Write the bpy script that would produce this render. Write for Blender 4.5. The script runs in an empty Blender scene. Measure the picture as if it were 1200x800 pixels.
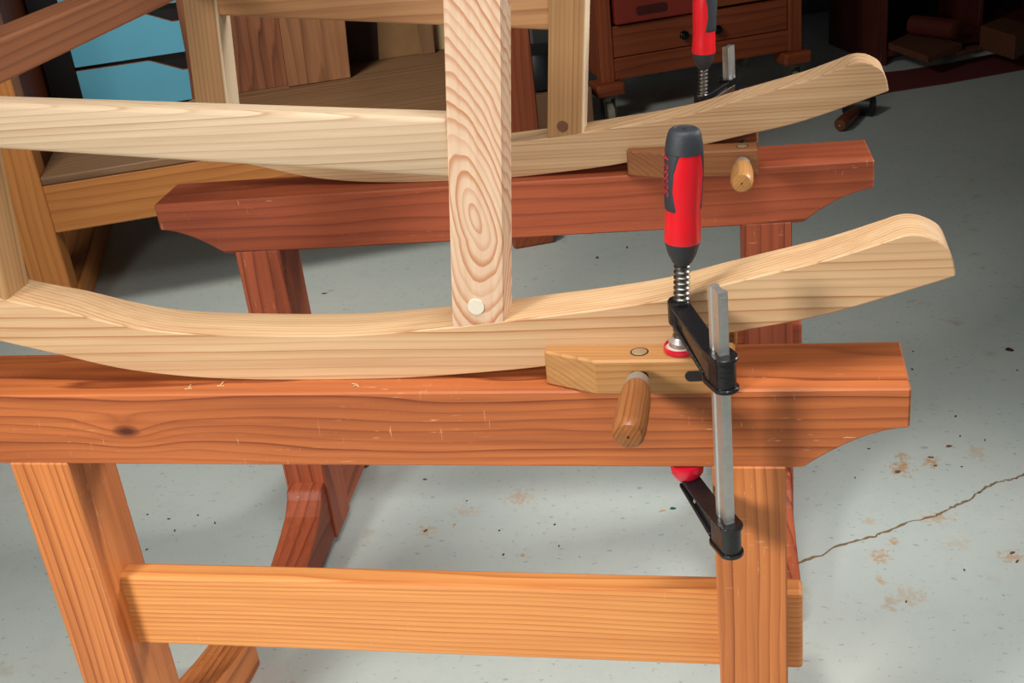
import bpy, bmesh, math, random
from mathutils import Vector, Matrix, Euler
random.seed(7)
SC = bpy.context.scene
COL = SC.collection
pi = math.pi

# ------------------------------------------------------------------ camera
FPX = 1415.657                       # focal length in pixels of the 1200 x 800 frame
FZ = 0.652                           # height of the sawhorse tops above the floor
A0, A1, A2 = 0.4512, 0.2301, -0.1180
CAM = Vector((0.3739, -1.0436, 0.5759 + FZ))
def _rx(a): return Matrix(((1,0,0),(0,math.cos(a),-math.sin(a)),(0,math.sin(a),math.cos(a))))
def _ry(a): return Matrix(((math.cos(a),0,math.sin(a)),(0,1,0),(-math.sin(a),0,math.cos(a))))
def _rz(a): return Matrix(((math.cos(a),-math.sin(a),0),(math.sin(a),math.cos(a),0),(0,0,1)))
RC = _rz(A2) @ _rx(A0) @ _ry(A1) @ Matrix(((1,0,0),(0,0,-1),(0,1,0)))   # rows: right, down, forward
cam_data = bpy.data.cameras.new('camera')
cam = bpy.data.objects.new('camera', cam_data); COL.objects.link(cam)
cam_data.sensor_width = 36; cam_data.lens = FPX / 1200 * 36
cam_data.clip_start = 0.05; cam_data.clip_end = 60
right, down, fwd = RC[0], RC[1], RC[2]
cm = Matrix((right, -down, -fwd)).transposed().to_4x4(); cm.translation = CAM
cam.matrix_world = cm
SC.camera = cam

# ------------------------------------------------------------------ world, lights, exposure
SC.view_settings.view_transform = 'Standard'; SC.view_settings.look = 'None'
SC.view_settings.gamma = 1.0; SC.view_settings.use_curve_mapping = False
SC.view_settings.exposure = 0.0
world = bpy.data.worlds.new('world'); SC.world = world; world.use_nodes = True
bg = world.node_tree.nodes['Background']; bg.inputs[0].default_value = (0.75, 0.85, 1.0, 1); bg.inputs[1].default_value = 0.015
def area(name, loc, target, size, power, color, spread=180):
    l = bpy.data.lights.new(name, 'AREA'); l.shape = 'RECTANGLE'; l.size, l.size_y = size
    l.energy = power; l.color = color; l.spread = math.radians(spread)
    o = bpy.data.objects.new(name, l); COL.objects.link(o); o.location = loc
    o.rotation_euler = (Vector(target) - Vector(loc)).to_track_quat('-Z', 'Y').to_euler()
    return o
area('key_softbox', (-0.95, -1.40, 1.40), (0.22, 0.00, 0.20), (0.42, 0.42), 17.0, (1.0, 0.975, 0.94), 115)
area('overhead_softbox', (0.25, -0.35, 2.15), (0.25, -0.15, 0.0), (1.1, 0.7), 11.5, (1.0, 0.99, 0.975), 106)
area('right_softbox', (1.75, 1.05, 1.60), (0.00, 0.45, 0.70), (0.6, 0.6), 7.0, (1.0, 0.985, 0.97), 75)
area('fill_softbox', (1.6, -0.95, 1.1), (0.4, 0.2, 0.0), (0.8, 0.8), 2.6, (0.97, 0.98, 1.0), 120)
area('left_bay_lamp', (-1.1, 0.7, 2.1), (-0.75, 2.3, 0.4), (0.5, 0.5), 8, (1.0, 0.97, 0.92), 90)

# ------------------------------------------------------------------ pixel helpers
def ray(u, v): return RC.transposed() @ Vector(((u-600)/FPX, (v-400)/FPX, 1))
def at_z(u, v, z=0.0):
    d = ray(u, v); return CAM + d*((z-CAM.z)/d.z)
def at_plane(u, v, p0, n):
    d = ray(u, v); return CAM + d*((Vector(p0)-CAM).dot(n)/d.dot(n))
def frame(deg): a = math.radians(deg); return Vector((math.cos(a), math.sin(a), 0)), Vector((-math.sin(a), math.cos(a), 0))

# ------------------------------------------------------------------ materials
def nt(name):
    m = bpy.data.materials.new(name); m.use_nodes = True
    t = m.node_tree; b = t.nodes['Principled BSDF']
    return m, t, b
class G:
    """small node-graph helper"""
    def __init__(s, t): s.t = t
    def n(s, typ, **kw):
        x = s.t.nodes.new(typ)
        for k, v in kw.items(): setattr(x, k, v)
        return x
    def l(s, a, b): s.t.links.new(a, b)
    def val(s, x, sock):
        if isinstance(x, (int, float)): sock.default_value = x
        else: s.l(x, sock)
    def m(s, op, a, b=0.0, c=None):
        x = s.n('ShaderNodeMath', operation=op); s.val(a, x.inputs[0]); s.val(b, x.inputs[1])
        if c is not None: s.val(c, x.inputs[2])
        return x.outputs[0]
    def noise(s, vec, scale, detail=3, rough=.5):
        x = s.n('ShaderNodeTexNoise'); s.l(vec, x.inputs['Vector']); x.inputs['Scale'].default_value = scale
        x.inputs['Detail'].default_value = detail; x.inputs['Roughness'].default_value = rough
        return x.outputs['Fac']
    def xyz(s, a, b, c):
        x = s.n('ShaderNodeCombineXYZ'); s.val(a, x.inputs[0]); s.val(b, x.inputs[1]); s.val(c, x.inputs[2]); return x.outputs[0]
    def ramp(s, fac, stops, interp='LINEAR'):
        x = s.n('ShaderNodeValToRGB'); x.color_ramp.interpolation = interp
        e = x.color_ramp.elements
        while len(e) < len(stops): e.new(0.5)
        for el, (p, c) in zip(e, stops): el.position = p; el.color = (*c, 1) if len(c) == 3 else c
        s.val(fac, x.inputs[0]); return x.outputs[0]
    def mix(s, f, a, b, mode='MIX'):
        x = s.n('ShaderNodeMix', data_type='RGBA', blend_type=mode)
        s.val(f, x.inputs[0])
        for v, i in ((a, 6), (b, 7)):
            if isinstance(v, tuple): x.inputs[i].default_value = (*v, 1)
            else: s.l(v, x.inputs[i])
        return x.outputs[2]
def lin(r, g, b):
    f = lambda c: (c/255/12.92) if c/255 <= .04045 else ((c/255+.055)/1.055)**2.4
    return (f(r), f(g), f(b))

WOODS = {}
def wood(kind, axis, light, dark, freq=90, amp=.010, pith=(.16, -.13), warp=(3.0, 14.0), rough=.5, fibre=.25, late=.6, scuff=0.0, blotch=.25, figure=None, spec=.35, knot=None, lit_side=None):
    key = (kind, axis)
    if key in WOODS: return WOODS[key]
    m, t, b = nt(kind + '_grain_' + axis); g = G(t)
    tc = g.n('ShaderNodeTexCoord'); oi = g.n('ShaderNodeObjectInfo')
    sp = g.n('ShaderNodeSeparateXYZ'); g.l(tc.outputs['Object'], sp.inputs[0])
    ax = {'x': (0, 1, 2), 'y': (1, 0, 2), 'z': (2, 0, 1)}[axis]
    rnd = oi.outputs['Random']
    gx = g.m('ADD', sp.outputs[ax[0]], g.m('MULTIPLY', rnd, 37.0)) if figure is None else sp.outputs[ax[0]]
    a, c = sp.outputs[ax[1]], sp.outputs[ax[2]]
    low = g.noise(g.xyz(g.m('MULTIPLY', gx, warp[0]), g.m('MULTIPLY', a, warp[1]), g.m('MULTIPLY', c, warp[1])), 1.0, 2, .45)
    fine = g.noise(g.xyz(g.m('MULTIPLY', gx, 9.0), g.m('MULTIPLY', a, 420.0), g.m('MULTIPLY', c, 420.0)), 1.0, 3, .6)
    blot = g.noise(g.xyz(g.m('MULTIPLY', gx, 2.2), g.m('MULTIPLY', a, 9.0), g.m('MULTIPLY', c, 9.0)), 1.0, 2, .5)
    streak = g.noise(g.xyz(g.m('MULTIPLY', gx, 2.6), g.m('MULTIPLY', a, 95.0), g.m('MULTIPLY', c, 95.0)), 1.0, 4, .6)
    if figure is None:
        pa = g.m('SUBTRACT', a, g.m('MULTIPLY_ADD', rnd, .06, pith[0])); pc = g.m('SUBTRACT', c, pith[1])
        r = g.m('SQRT', g.m('ADD', g.m('MULTIPLY', pa, pa), g.m('MULTIPLY', pc, pc)))
    else:
        gz0, ga0, skew, asp = figure
        dz = g.m('SUBTRACT', gx, gz0); da = g.m('ADD', g.m('SUBTRACT', a, ga0), g.m('MULTIPLY', g.m('MAXIMUM', dz, -.02), skew))
        da = g.m('MULTIPLY', da, asp)
        r = g.m('SQRT', g.m('ADD', g.m('ADD', g.m('MULTIPLY', da, da), g.m('MULTIPLY', dz, dz)), g.m('MULTIPLY', c, .0)))
        r = g.m('ADD', r, g.m('MULTIPLY', c, .8))
    r = g.m('ADD', r, g.m('MULTIPLY', g.m('SUBTRACT', low, .5), amp * 2))
    r = g.m('ADD', r, g.m('MULTIPLY', g.m('SUBTRACT', fine, .5), .0010))
    r = g.m('ADD', r, g.m('MULTIPLY', g.m('SUBTRACT', streak, .5), .35/freq))
    kd = None
    if knot:
        kx, kz, sx_, sz_, ka = knot
        ex = g.m('MULTIPLY', g.m('SUBTRACT', sp.outputs[ax[0]], kx), 1/sx_); ez = g.m('MULTIPLY', g.m('SUBTRACT', c, kz), 1/sz_)
        kd = g.m('SQRT', g.m('ADD', g.m('MULTIPLY', ex, ex), g.m('MULTIPLY', ez, ez)))
        r = g.m('ADD', r, g.m('MULTIPLY', g.m('POWER', 2.718, g.m('MULTIPLY', g.m('MULTIPLY', kd, kd), -1.0)), ka))
    ph = g.m('FRACT', g.m('MULTIPLY', r, freq))
    ringf = g.ramp(ph, [(0, (0,)*3), (.45, (.10,)*3), (.78, (late,)*3), (.90, (1.0,)*3), (.96, (.5,)*3), (1.0, (0,)*3)])
    # rings differ in strength from one year to the next
    yr = g.n('ShaderNodeTexWhiteNoise', noise_dimensions='1D'); g.l(g.m('FLOOR', g.m('MULTIPLY', r, freq)), yr.inputs['W'])
    ringf = g.m('MULTIPLY', ringf, g.m('MULTIPLY_ADD', yr.outputs['Value'], .65, .35))
    col = g.mix(ringf, light, dark)
    col = g.mix(g.m('MULTIPLY', g.ramp(streak, [(.4, (0,)*3), (.75, (1,)*3)]), .5), col, tuple(x*.8+y*.2 for x, y in zip(dark, light)))
    col = g.mix(g.m('MULTIPLY', fine, fibre), col, tuple(x * .62 for x in dark))
    col = g.mix(g.m('MULTIPLY', g.ramp(blot, [(.45, (0,)*3), (.75, (1,)*3)]), blotch), col, dark)
    if lit_side:      # light from the right, painted as a pale band on one side
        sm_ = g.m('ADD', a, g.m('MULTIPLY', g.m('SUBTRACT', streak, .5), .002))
        col = g.mix(g.ramp(g.m('MULTIPLY', g.m('SUBTRACT', sm_, lit_side - .002), 250.0), [(0, (0,)*3), (1, (1,)*3)]), col, lin(222,198,164))
    if kd is not None:
        kn = g.m('ADD', kd, g.m('MULTIPLY', g.m('SUBTRACT', streak, .5), .25))
        col = g.mix(g.ramp(kn, [(.12, (1,)*3), (.30, (.55,)*3), (.42, (0,)*3)]), col, lin(84,36,20))
    if scuff:
        s1 = g.noise(g.xyz(g.m('MULTIPLY', gx, 34.0), g.m('MULTIPLY', a, 330.0), g.m('MULTIPLY', c, 330.0)), 1.0, 3, .6)
        s3 = g.noise(g.xyz(g.m('MULTIPLY', gx, 300.0), g.m('MULTIPLY', a, 30.0), g.m('MULTIPLY', c, 30.0)), 1.0, 3, .6)
        s1 = g.m('MAXIMUM', s1, g.m('SUBTRACT', s3, .015))
        s2 = g.noise(g.xyz(g.m('MULTIPLY', gx, 5.0), g.m('MULTIPLY', a, 16.0), g.m('MULTIPLY', c, 16.0)), 1.0, 1, .5)
        sm = g.m('MULTIPLY', g.ramp(s1, [(.66, (0,)*3), (.72, (1,)*3)]), g.ramp(s2, [(.5, (0,)*3), (.62, (1,)*3)]))
        col = g.mix(g.m('MULTIPLY', sm, scuff), col, lin(236, 196, 150))
    hs = g.n('ShaderNodeHueSaturation'); g.l(col, hs.inputs['Color']); g.l(g.m('MULTIPLY_ADD', rnd, .12, .94), hs.inputs['Value'])
    g.l(hs.outputs[0], b.inputs['Base Color'])
    b.inputs['Roughness'].default_value = rough; b.inputs['Specular IOR Level'].default_value = spec
    bp = g.n('ShaderNodeBump'); bp.inputs['Strength'].default_value = .12; bp.inputs['Distance'].default_value = .001
    g.l(g.m('ADD', fine, g.m('MULTIPLY', ringf, .6)), bp.inputs['Height']); g.l(bp.outputs[0], b.inputs['Normal'])
    WOODS[key] = m; return m
def fir(axis): return wood('orange_fir', axis, lin(220,136,74), lin(132,58,26), freq=95, amp=.016, warp=(2.2,13), scuff=.5, rough=.42, late=.5)
def firb(axis): return wood('red_orange_fir', axis, lin(206,118,64), lin(108,44,22), freq=88, amp=.020, warp=(2.6,15), scuff=.6, rough=.45, late=.5, blotch=.3, knot=(-.275, .606, .045, .022, .020))
def fir2(axis): return wood('russet_fir', axis, lin(184,94,58), lin(96,36,22), freq=52, amp=.022, warp=(2.0,12), scuff=.4, rough=.5, late=.45, blotch=.4)
def fir3(axis): return wood('honey_fir', axis, lin(236,164,94), lin(188,106,52), freq=170, amp=.010, warp=(1.6,10), scuff=.3, rough=.45)
def pale(axis): return wood('pale_ash', axis, lin(214,188,154), lin(170,120,76), freq=105, amp=.007, warp=(1.4,9), rough=.55, fibre=.14, late=.4, blotch=.15)
def pale_rail(axis): return wood('pale_rail', axis, lin(208,184,152), lin(160,124,88), freq=200, amp=.006, warp=(1.2,9), rough=.55, fibre=.25, late=.4, blotch=.15)
def tan_post(axis): return wood('tan_post', axis, lin(180,136,88), lin(132,90,52), freq=190, amp=.004, warp=(1.2,9), rough=.55, fibre=.25, late=.5, blotch=.3, lit_side=.0515)
def maple(axis): return wood('hard_maple', axis, lin(184,134,80), lin(148,96,52), freq=230, amp=.006, rough=.5, fibre=.18, blotch=.25)
def walnut(axis): return wood('brown_plank', axis, lin(160,102,68), lin(92,52,34), freq=34, amp=.07, warp=(1.6,9), rough=.55, blotch=.5)
def cherry(axis): return wood('cherry_case', axis, lin(168,86,50), lin(120,56,32), freq=60, amp=.02, warp=(1.2,6), rough=.4, blotch=.35)
def bench_wood(axis): return wood('bench_beech', axis, lin(212,140,72), lin(172,100,48), freq=60, amp=.02, warp=(1.5,6), rough=.45, blotch=.35)
def shelf_wood(axis): return wood('shelf_board', axis, lin(158,118,82), lin(112,80,54), freq=40, amp=.03, warp=(1.2,6), rough=.6, blotch=.4)
def turned(axis): return wood('turned_handle', axis, lin(168,106,58), lin(104,58,30), freq=260, amp=.006, rough=.35, fibre=.35, blotch=.3)

SIMPLE = {}
def plain(name, col, rough=.5, metal=0.0, bump=0.0, bscale=60, var=.12):
    if name in SIMPLE: return SIMPLE[name]
    m, t, b = nt(name); g = G(t)
    tc = g.n('ShaderNodeTexCoord'); nz = g.noise(tc.outputs['Object'], bscale, 4, .6)
    c2 = tuple(x * (1 - var * 2) for x in col)
    g.l(g.mix(nz, col, c2), b.inputs['Base Color'])
    b.inputs['Metallic'].default_value = metal
    g.l(g.m('MULTIPLY_ADD', nz, .2, rough - .1), b.inputs['Roughness'])
    if bump:
        bp = g.n('ShaderNodeBump'); bp.inputs['Strength'].default_value = bump; bp.inputs['Distance'].default_value = .001
        g.l(nz, bp.inputs['Height']); g.l(bp.outputs[0], b.inputs['Normal'])
    SIMPLE[name] = m; return m
RED = plain('red_plastic', lin(214,22,34), .32, var=.03)
BLACKRUB = plain('black_rubber', lin(40,44,50), .55, bump=.35, bscale=900, var=.1)
CAST = plain('black_enamel', lin(26,24,26), .22, bump=.5, bscale=260)
STEEL = plain('zinc_steel', lin(214,212,206), .42, .9, bump=.08, bscale=120)
DSTEEL = plain('dark_steel', lin(132,128,122), .34, 1.0, bump=.1, bscale=200)
BRONZE = plain('worn_arm_side', lin(120,100,84), .4, .8, bump=.5, bscale=300, var=.3)
PADW = plain('dusty_pad', lin(206,188,170), .7, bump=.4, bscale=500)
REDPAD = plain('red_pad', lin(206,24,48), .25, var=.05)
VOID = plain('dark_recess', lin(24,16,12), .8)
BLUE = plain('blue_paint', lin(104,190,218), .5, var=.05, bscale=8)
PLYEDGE = plain('ply_edge', lin(136,92,60), .6)
BLACKP = plain('black_paint', lin(16,17,20), .45)
CREAMB = plain('cream_board', lin(206,180,128), .6, var=.1, bscale=12)
OCHREB = plain('ochre_panel', lin(170,128,80), .6, var=.3, bscale=9)
REDBOX = plain('red_drawer_paint', lin(164,58,42), .4, var=.12, bscale=30)
GREYW = plain('grey_wall_paint', lin(150,152,150), .7, var=.05, bscale=6)
CARD = plain('cardboard', lin(150,108,76), .75, var=.1, bscale=20)
PLUGD = plain('dark_plug', lin(120,74,44), .6, var=.3, bscale=400)
PLUGL = plain('pale_plug', lin(220,210,188), .7, var=.08, bscale=300)
CASTERW = plain('caster_steel', lin(150,144,128), .35, .8)
MATRED = plain('red_mat', lin(112,44,40), .8, bump=.3, bscale=300)

# ------------------------------------------------------------------ mesh helpers
def thing(name, label, cat, loc=(0,0,0), rz=0.0, group=None):
    o = bpy.data.objects.new(name, None); COL.objects.link(o); o.location = loc; o.rotation_euler = (0,0,rz)
    o.empty_display_size = .05
    tag(o, label, cat, group); return o
def tag(o, label, cat, group=None):
    o['label'] = label; o['category'] = cat
    if group: o['group'] = group
    return o
def obj(name, bm, mat, parent=None, loc=(0,0,0), rot=None, smooth=False, label=None, xf=None):
    bmesh.ops.recalc_face_normals(bm, faces=bm.faces)
    me = bpy.data.meshes.new(name); bm.to_mesh(me); bm.free()
    for mm in (mat if isinstance(mat, list) else [mat]): me.materials.append(mm)
    if smooth:
        for p in me.polygons: p.use_smooth = True
        me.set_sharp_from_angle(angle=math.radians(40))
    o = bpy.data.objects.new(name, me); COL.objects.link(o)
    if parent: o.parent = parent
    o.location = loc
    if rot: o.rotation_euler = rot
    if xf is not None: o.matrix_local = xf
    if label: o['label'] = label
    return o
def struct(o): o['kind'] = 'structure'; return o
def bevel(bm, w, seg=1):
    if w > 0: bmesh.ops.bevel(bm, geom=list(bm.edges), offset=w, segments=seg, profile=.5, affect='EDGES', clamp_overlap=True)
def box(x0, x1, y0, y1, z0, z1, bev=.0015, seg=1, bm=None):
    b = bmesh.new()
    vs = [b.verts.new(p) for p in ((x0,y0,z0),(x1,y0,z0),(x1,y1,z0),(x0,y1,z0),(x0,y0,z1),(x1,y0,z1),(x1,y1,z1),(x0,y1,z1))]
    for f in ((0,1,2,3),(4,5,6,7),(0,1,5,4),(1,2,6,5),(2,3,7,6),(3,0,4,7)): b.faces.new([vs[i] for i in f])
    bmesh.ops.recalc_face_normals(b, faces=b.faces); bevel(b, bev, seg)
    return merge(bm, b)
def merge(bm, b, mat=None):
    if mat is not None: bmesh.ops.transform(b, matrix=mat, verts=b.verts)
    if bm is None: return b
    me = bpy.data.meshes.new('tmp'); b.to_mesh(me); b.free(); bm.from_mesh(me); bpy.data.meshes.remove(me); return bm
def prism(pts, d0, d1, plane='xz', bev=.0015, bm=None, seg=1):
    """outline extruded along the third axis"""
    b = bmesh.new()
    def P(p, d): return {'xz': (p[0], d, p[1]), 'yz': (d, p[0], p[1]), 'xy': (p[0], p[1], d)}[plane]
    A = [b.verts.new(P(p, d0)) for p in pts]; B = [b.verts.new(P(p, d1)) for p in pts]
    n = len(pts)
    b.faces.new(A); b.faces.new(list(reversed(B)))
    for i in range(n): b.faces.new((A[i], B[i], B[(i+1) % n], A[(i+1) % n]))
    bmesh.ops.recalc_face_normals(b, faces=b.faces)
    if bev:
        E = [e for e in b.edges if len(e.link_faces) == 2 and e.calc_face_angle() > math.radians(28)]
        bmesh.ops.bevel(b, geom=E, offset=bev, segments=seg, profile=.5, affect='EDGES', clamp_overlap=True)
    return merge(bm, b)
def lathe(prof, seg=24, bm=None, mat=None, cap=True):
    """profile of (radius, z) turned about z"""
    b = bmesh.new(); rings = []
    for r, z in prof:
        rings.append([b.verts.new((r*math.cos(2*pi*i/seg), r*math.sin(2*pi*i/seg), z)) for i in range(seg)])
    for a, c in zip(rings, rings[1:]):
        for i in range(seg): b.faces.new((a[i], a[(i+1) % seg], c[(i+1) % seg], c[i]))
    if cap: b.faces.new(rings[0]); b.faces.new(list(reversed(rings[-1])))
    bmesh.ops.recalc_face_normals(b, faces=b.faces)
    return merge(bm, b, mat)
def spline(pts, per=6):
    out = []
    P = [pts[0]] + list(pts) + [pts[-1]]
    for i in range(1, len(P)-2):
        p0, p1, p2, p3 = P[i-1], P[i], P[i+1], P[i+2]
        for k in range(per):
            t = k/per
            out.append(tuple(.5*((2*p1[j]) + (-p0[j]+p2[j])*t + (2*p0[j]-5*p1[j]+4*p2[j]-p3[j])*t*t + (-p0[j]+3*p1[j]-3*p2[j]+p3[j])*t**3) for j in (0, 1)))
    out.append(tuple(pts[-1])); return out
def along(p, q, up=(0,0,1)):
    """matrix whose z axis runs from p to q"""
    d = (Vector(q)-Vector(p)); z = d.normalized(); u = Vector(up)
    if abs(z.dot(u)) > .99: u = Vector((0,1,0))
    x = u.cross(z).normalized(); y = z.cross(x)
    m = Matrix((x, y, z)).transposed().to_4x4(); m.translation = Vector(p); return m

# ------------------------------------------------------------------ the setting
def floor_material():
    m, t, b = nt('painted_concrete'); g = G(t)
    tc = g.n('ShaderNodeTexCoord'); P = tc.outputs['Object']
    sp = g.n('ShaderNodeSeparateXYZ'); g.l(P, sp.inputs[0])
    big = g.noise(P, 2.2, 4, .55); mid = g.noise(P, 22, 4, .6); fin = g.noise(P, 240, 3, .6); grit = g.noise(P, 900, 2, .5)
    col = g.mix(g.ramp(big, [(.35, (0,)*3), (.7, (1,)*3)]), lin(197,208,201), lin(208,213,204))
    col = g.mix(g.m('MULTIPLY', g.ramp(mid, [(.5, (0,)*3), (.75, (1,)*3)]), .35), col, lin(184,194,190))
    col = g.mix(g.m('MULTIPLY', fin, .22), col, lin(170,174,166))
    # flat dark flecks stretched one way
    fl = g.noise(g.xyz(g.m('MULTIPLY', sp.outputs[0], 60.0), g.m('MULTIPLY', sp.outputs[1], 105.0), 0.0), 1.0, 3, .6)
    col = g.mix(g.m('MULTIPLY', g.ramp(fl, [(.63, (0,)*3), (.69, (1,)*3)]), .5), col, lin(120,128,124))
    # tan rubbed patches
    pt = g.noise(P, 13.0, 5, .62); pm = g.noise(P, 1.7, 2, .5)
    tanm = g.m('MULTIPLY', g.ramp(pt, [(.62, (0,)*3), (.68, (1,)*3)]), g.ramp(pm, [(.48, (0,)*3), (.6, (1,)*3)]))
    col = g.mix(g.m('MULTIPLY', tanm, .55), col, lin(176,150,112))
    for (u, v, rx, ry, s) in STAINS:
        c = at_z(u, v); dx = g.m('MULTIPLY', g.m('SUBTRACT', sp.outputs[0], c.x), 1/rx); dy = g.m('MULTIPLY', g.m('SUBTRACT', sp.outputs[1], c.y), 1/ry)
        d = g.m('SQRT', g.m('ADD', g.m('MULTIPLY', dx, dx), g.m('MULTIPLY', dy, dy)))
        d = g.m('ADD', d, g.m('MULTIPLY', g.m('SUBTRACT', g.noise(P, 95, 5, .72), .5), 5.5))
        col = g.mix(g.m('MULTIPLY', g.ramp(d, [(.2, (1,)*3), (.9, (0,)*3)]), s), col, lin(196,146,92))
    g.l(col, b.inputs['Base Color'])
    g.l(g.m('MULTIPLY_ADD', mid, .25, .42), b.inputs['Roughness']); b.inputs['Specular IOR Level'].default_value = .3
    bp = g.n('ShaderNodeBump'); bp.inputs['Strength'].default_value = .25; bp.inputs['Distance'].default_value = .002
    g.l(g.m('ADD', g.m('MULTIPLY', fin, .6), grit), bp.inputs['Height']); g.l(bp.outputs[0], b.inputs['Normal'])
    return m
STAINS = [(1056,548,.022,.030,.8),(1058,535,.012,.02,.7),(1091,541,.018,.022,.8),(1031,652,.022,.02,.7),(1047,635,.012,.012,.6),(1032,680,.01,.014,.6),(1098,606,.03,.02,.5),(1185,652,.02,.02,.6),(1018,610,.02,.012,.4),(610,582,.03,.03,.45),(500,621,.02,.02,.45),(545,600,.03,.02,.3),(1145,530,.02,.03,.35),(1065,698,.03,.03,.35),(1120,637,.03,.02,.25)]
fl = box(-6, 6, -4, 7, -.1, 0, 0); floor = struct(obj('floor', fl, floor_material()))
U22, V22 = frame(22)
def slab(name, mat, u0, u1, v0, v1, z0, z1, bev=.002, parent=None, fr=(U22, V22), seg=1):
    """box aligned with the shop walls (u along the back wall, v away from the camera)"""
    u, v = fr; bm = box(u0, u1, v0, v1, z0, z1, bev, seg)
    M = Matrix((u, v, Vector((0,0,1)))).transposed()
    c = Vector(((u0+u1)/2, (v0+v1)/2, (z0+z1)/2)); bmesh.ops.translate(bm, vec=-c, verts=bm.verts)
    o = obj(name, bm, mat); w = (M @ c); o.matrix_world = Matrix.Translation(w) @ M.to_4x4()
    if parent:
        o.parent = parent; o.matrix_parent_inverse = parent.matrix_basis.inverted()
    return o
def uvthing(name, label, cat, u, v, z=0, fr=(U22, V22), ang=22, group=None):
    w = fr[0]*u + fr[1]*v; return thing(name, label, cat, (w.x, w.y, z), math.radians(ang), group)
struct(slab('wall_back', GREYW, -4.2, 4.4, 4.2, 4.32, 0, 2.8, 0))
struct(slab('wall_right', GREYW, 4.4, 4.52, -3.4, 4.32, 0, 2.8, 0))
struct(slab('wall_left', GREYW, -4.32, -4.2, -3.4, 4.32, 0, 2.8, 0))
# crack across the concrete
ck = [(925,664),(940,658),(962,650),(985,638),(1010,632),(1025,628),(1040,622),(1065,612),(1098,604),(1108,599),(1120,592),(1136,586),(1142,580),(1152,574),(1165,566),(1176,563),(1190,561),(1200,556),(1240,545)]
bm = bmesh.new(); pr = None
pp = [at_z(*q) for q in ck]
fine = []
for a, c in zip(pp, pp[1:]):
    for k in range(5): fine.append(a.lerp(c, k/5) + Vector((random.uniform(-1,1), random.uniform(-1,1), 0))*.0022)
for i, a in enumerate(fine):
    w = random.uniform(.0008, .0032); d = (fine[min(i+1, len(fine)-1)] - fine[max(i-1, 0)]).normalized(); nrm = Vector((-d.y, d.x, 0))
    cur = (bm.verts.new((*(a+nrm*w).xy, .0004)), bm.verts.new((*(a-nrm*w).xy, .0004)))
    if pr: bm.faces.new((pr[0], pr[1], cur[1], cur[0]))
    pr = cur
obj('crack', bm, plain('crack_dirt', lin(168,136,98), .9, var=.4, bscale=90), floor, label='thin brown crack wandering across the concrete')

# ------------------------------------------------------------------ sawhorses
BH, BW, XE, XL, XR, LW, LD = .089, .100, .508, -.4712, .3193, .0729, .0893
HE, YS, ZS, HS, TS = .043, .030, -.2688, .1033, .030
OH = XE - XR - LW; X0 = XL - OH; XC = (X0+XE)/2; YC = .045
def sawhorse(label, loc, rz, wb, ws, wl):
    t = thing('sawhorse', label, 'sawhorse', loc, rz, 'timber sawhorses')
    L = .1; n = 8
    cove = lambda s: -HE - (BH-HE)*(s/L)**1.7
    pts = [(X0, 0), (XE, 0), (XE, -HE)] + [(XE-L*k/n, cove(L*k/n)) for k in range(1, n+1)] + [(X0+L*k/n, cove(L*k/n)) for k in range(n, 0, -1)] + [(X0, -HE)]
    pts = [(x-XC, z+FZ) for x, z in pts]
    obj('beam', prism(pts, -YC, BW-YC, 'xz', .002), wb('x'), t)
    for x in (XL, XR):
        obj('leg', box(x-XC, x+LW-XC, -.0015-YC, LD-YC, FZ-.637, FZ-BH+.002, .0018), wl('z'), t)
        # foot: low in the middle of its underside, curved down to both ends
        d = [(0,-.520),(.018,-.526),(.026,-.540),(.05,-.558),(.09,-.571),(.14,-.583),(.19,-.592),(.217,-.597),(.222,-.603)]
        half = [(q, z+FZ) for q, z in d] + [(.222, .004), (.218, 0), (.165, 0), (.150, .016)]
        y1, y0 = LD-YC, -.0015-YC
        out = [(y1-.004, FZ-.520)] + [(y1+q, z) for q, z in half] + [(y0-q, z) for q, z in reversed(half)] + [(y0+.004, FZ-.520)]
        obj('foot', prism(out, x+.005-XC, x+LW-.005-XC, 'yz', .002), ws('y'), t)
    obj('stretcher', box(XL-.017-XC, XR+LW+.017-XC, YS-YC, YS+TS-YC, FZ+ZS-HS, FZ+ZS, .004, 2), ws('x') if ws is not fir else fir3('x'), t)
    return t
sawhorse('orange timber sawhorse with a long stretcher, two clamps gripping its beam', (XC, YC, 0), 0, firb, fir, fir)
TH, BX, BY = .055, .5307, .6754
c_, s_ = math.cos(TH), math.sin(TH)
dx = XC-XE
sawhorse('darker russet sawhorse standing behind, under the far rocker', (BX+c_*dx-s_*YC, BY+s_*dx+c_*YC, 0), TH, fir2, fir2, fir2)

# ------------------------------------------------------------------ rocking chair frame
Y1 = .029; RT = .055; Y2 = .667; LEAN = .104
bot = [(-.552,.086),(-.51,.068),(-.4567,.0519),(-.3887,.0338),(-.3212,.0159),(-.2526,.0056),(-.1837,.0006),(-.11,-.001),(-.0484,-.0008),(.0269,.0014),(.1547,.0119),(.25,.0285),(.3427,.0467),(.4084,.0590),(.4527,.0705),(.499,.0852),(.5462,.1008)]
top = [(.5462,.1035),(.5428,.1192),(.5358,.1320),(.5222,.1407),(.5108,.1438),(.4984,.1432),(.4783,.1365),(.4348,.1227),(.3867,.1112),(.3366,.0994),(.2789,.0850),(.22,.0762),(.1612,.0697),(.06,.0592),(-.0374,.0527),(-.1,.0525),(-.1694,.0547),(-.2368,.0584),(-.2804,.0643),(-.3201,.0733),(-.3691,.0876),(-.4361,.1034),(-.47,.122),(-.49,.133),(-.505,.1365),(-.52,.133),(-.54,.12),(-.55,.102)]
chair = thing('rocking_chair_frame', 'unfinished pale wood rocking chair base resting on both sawhorses', 'chair frame', (0, .35, 0))
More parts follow.
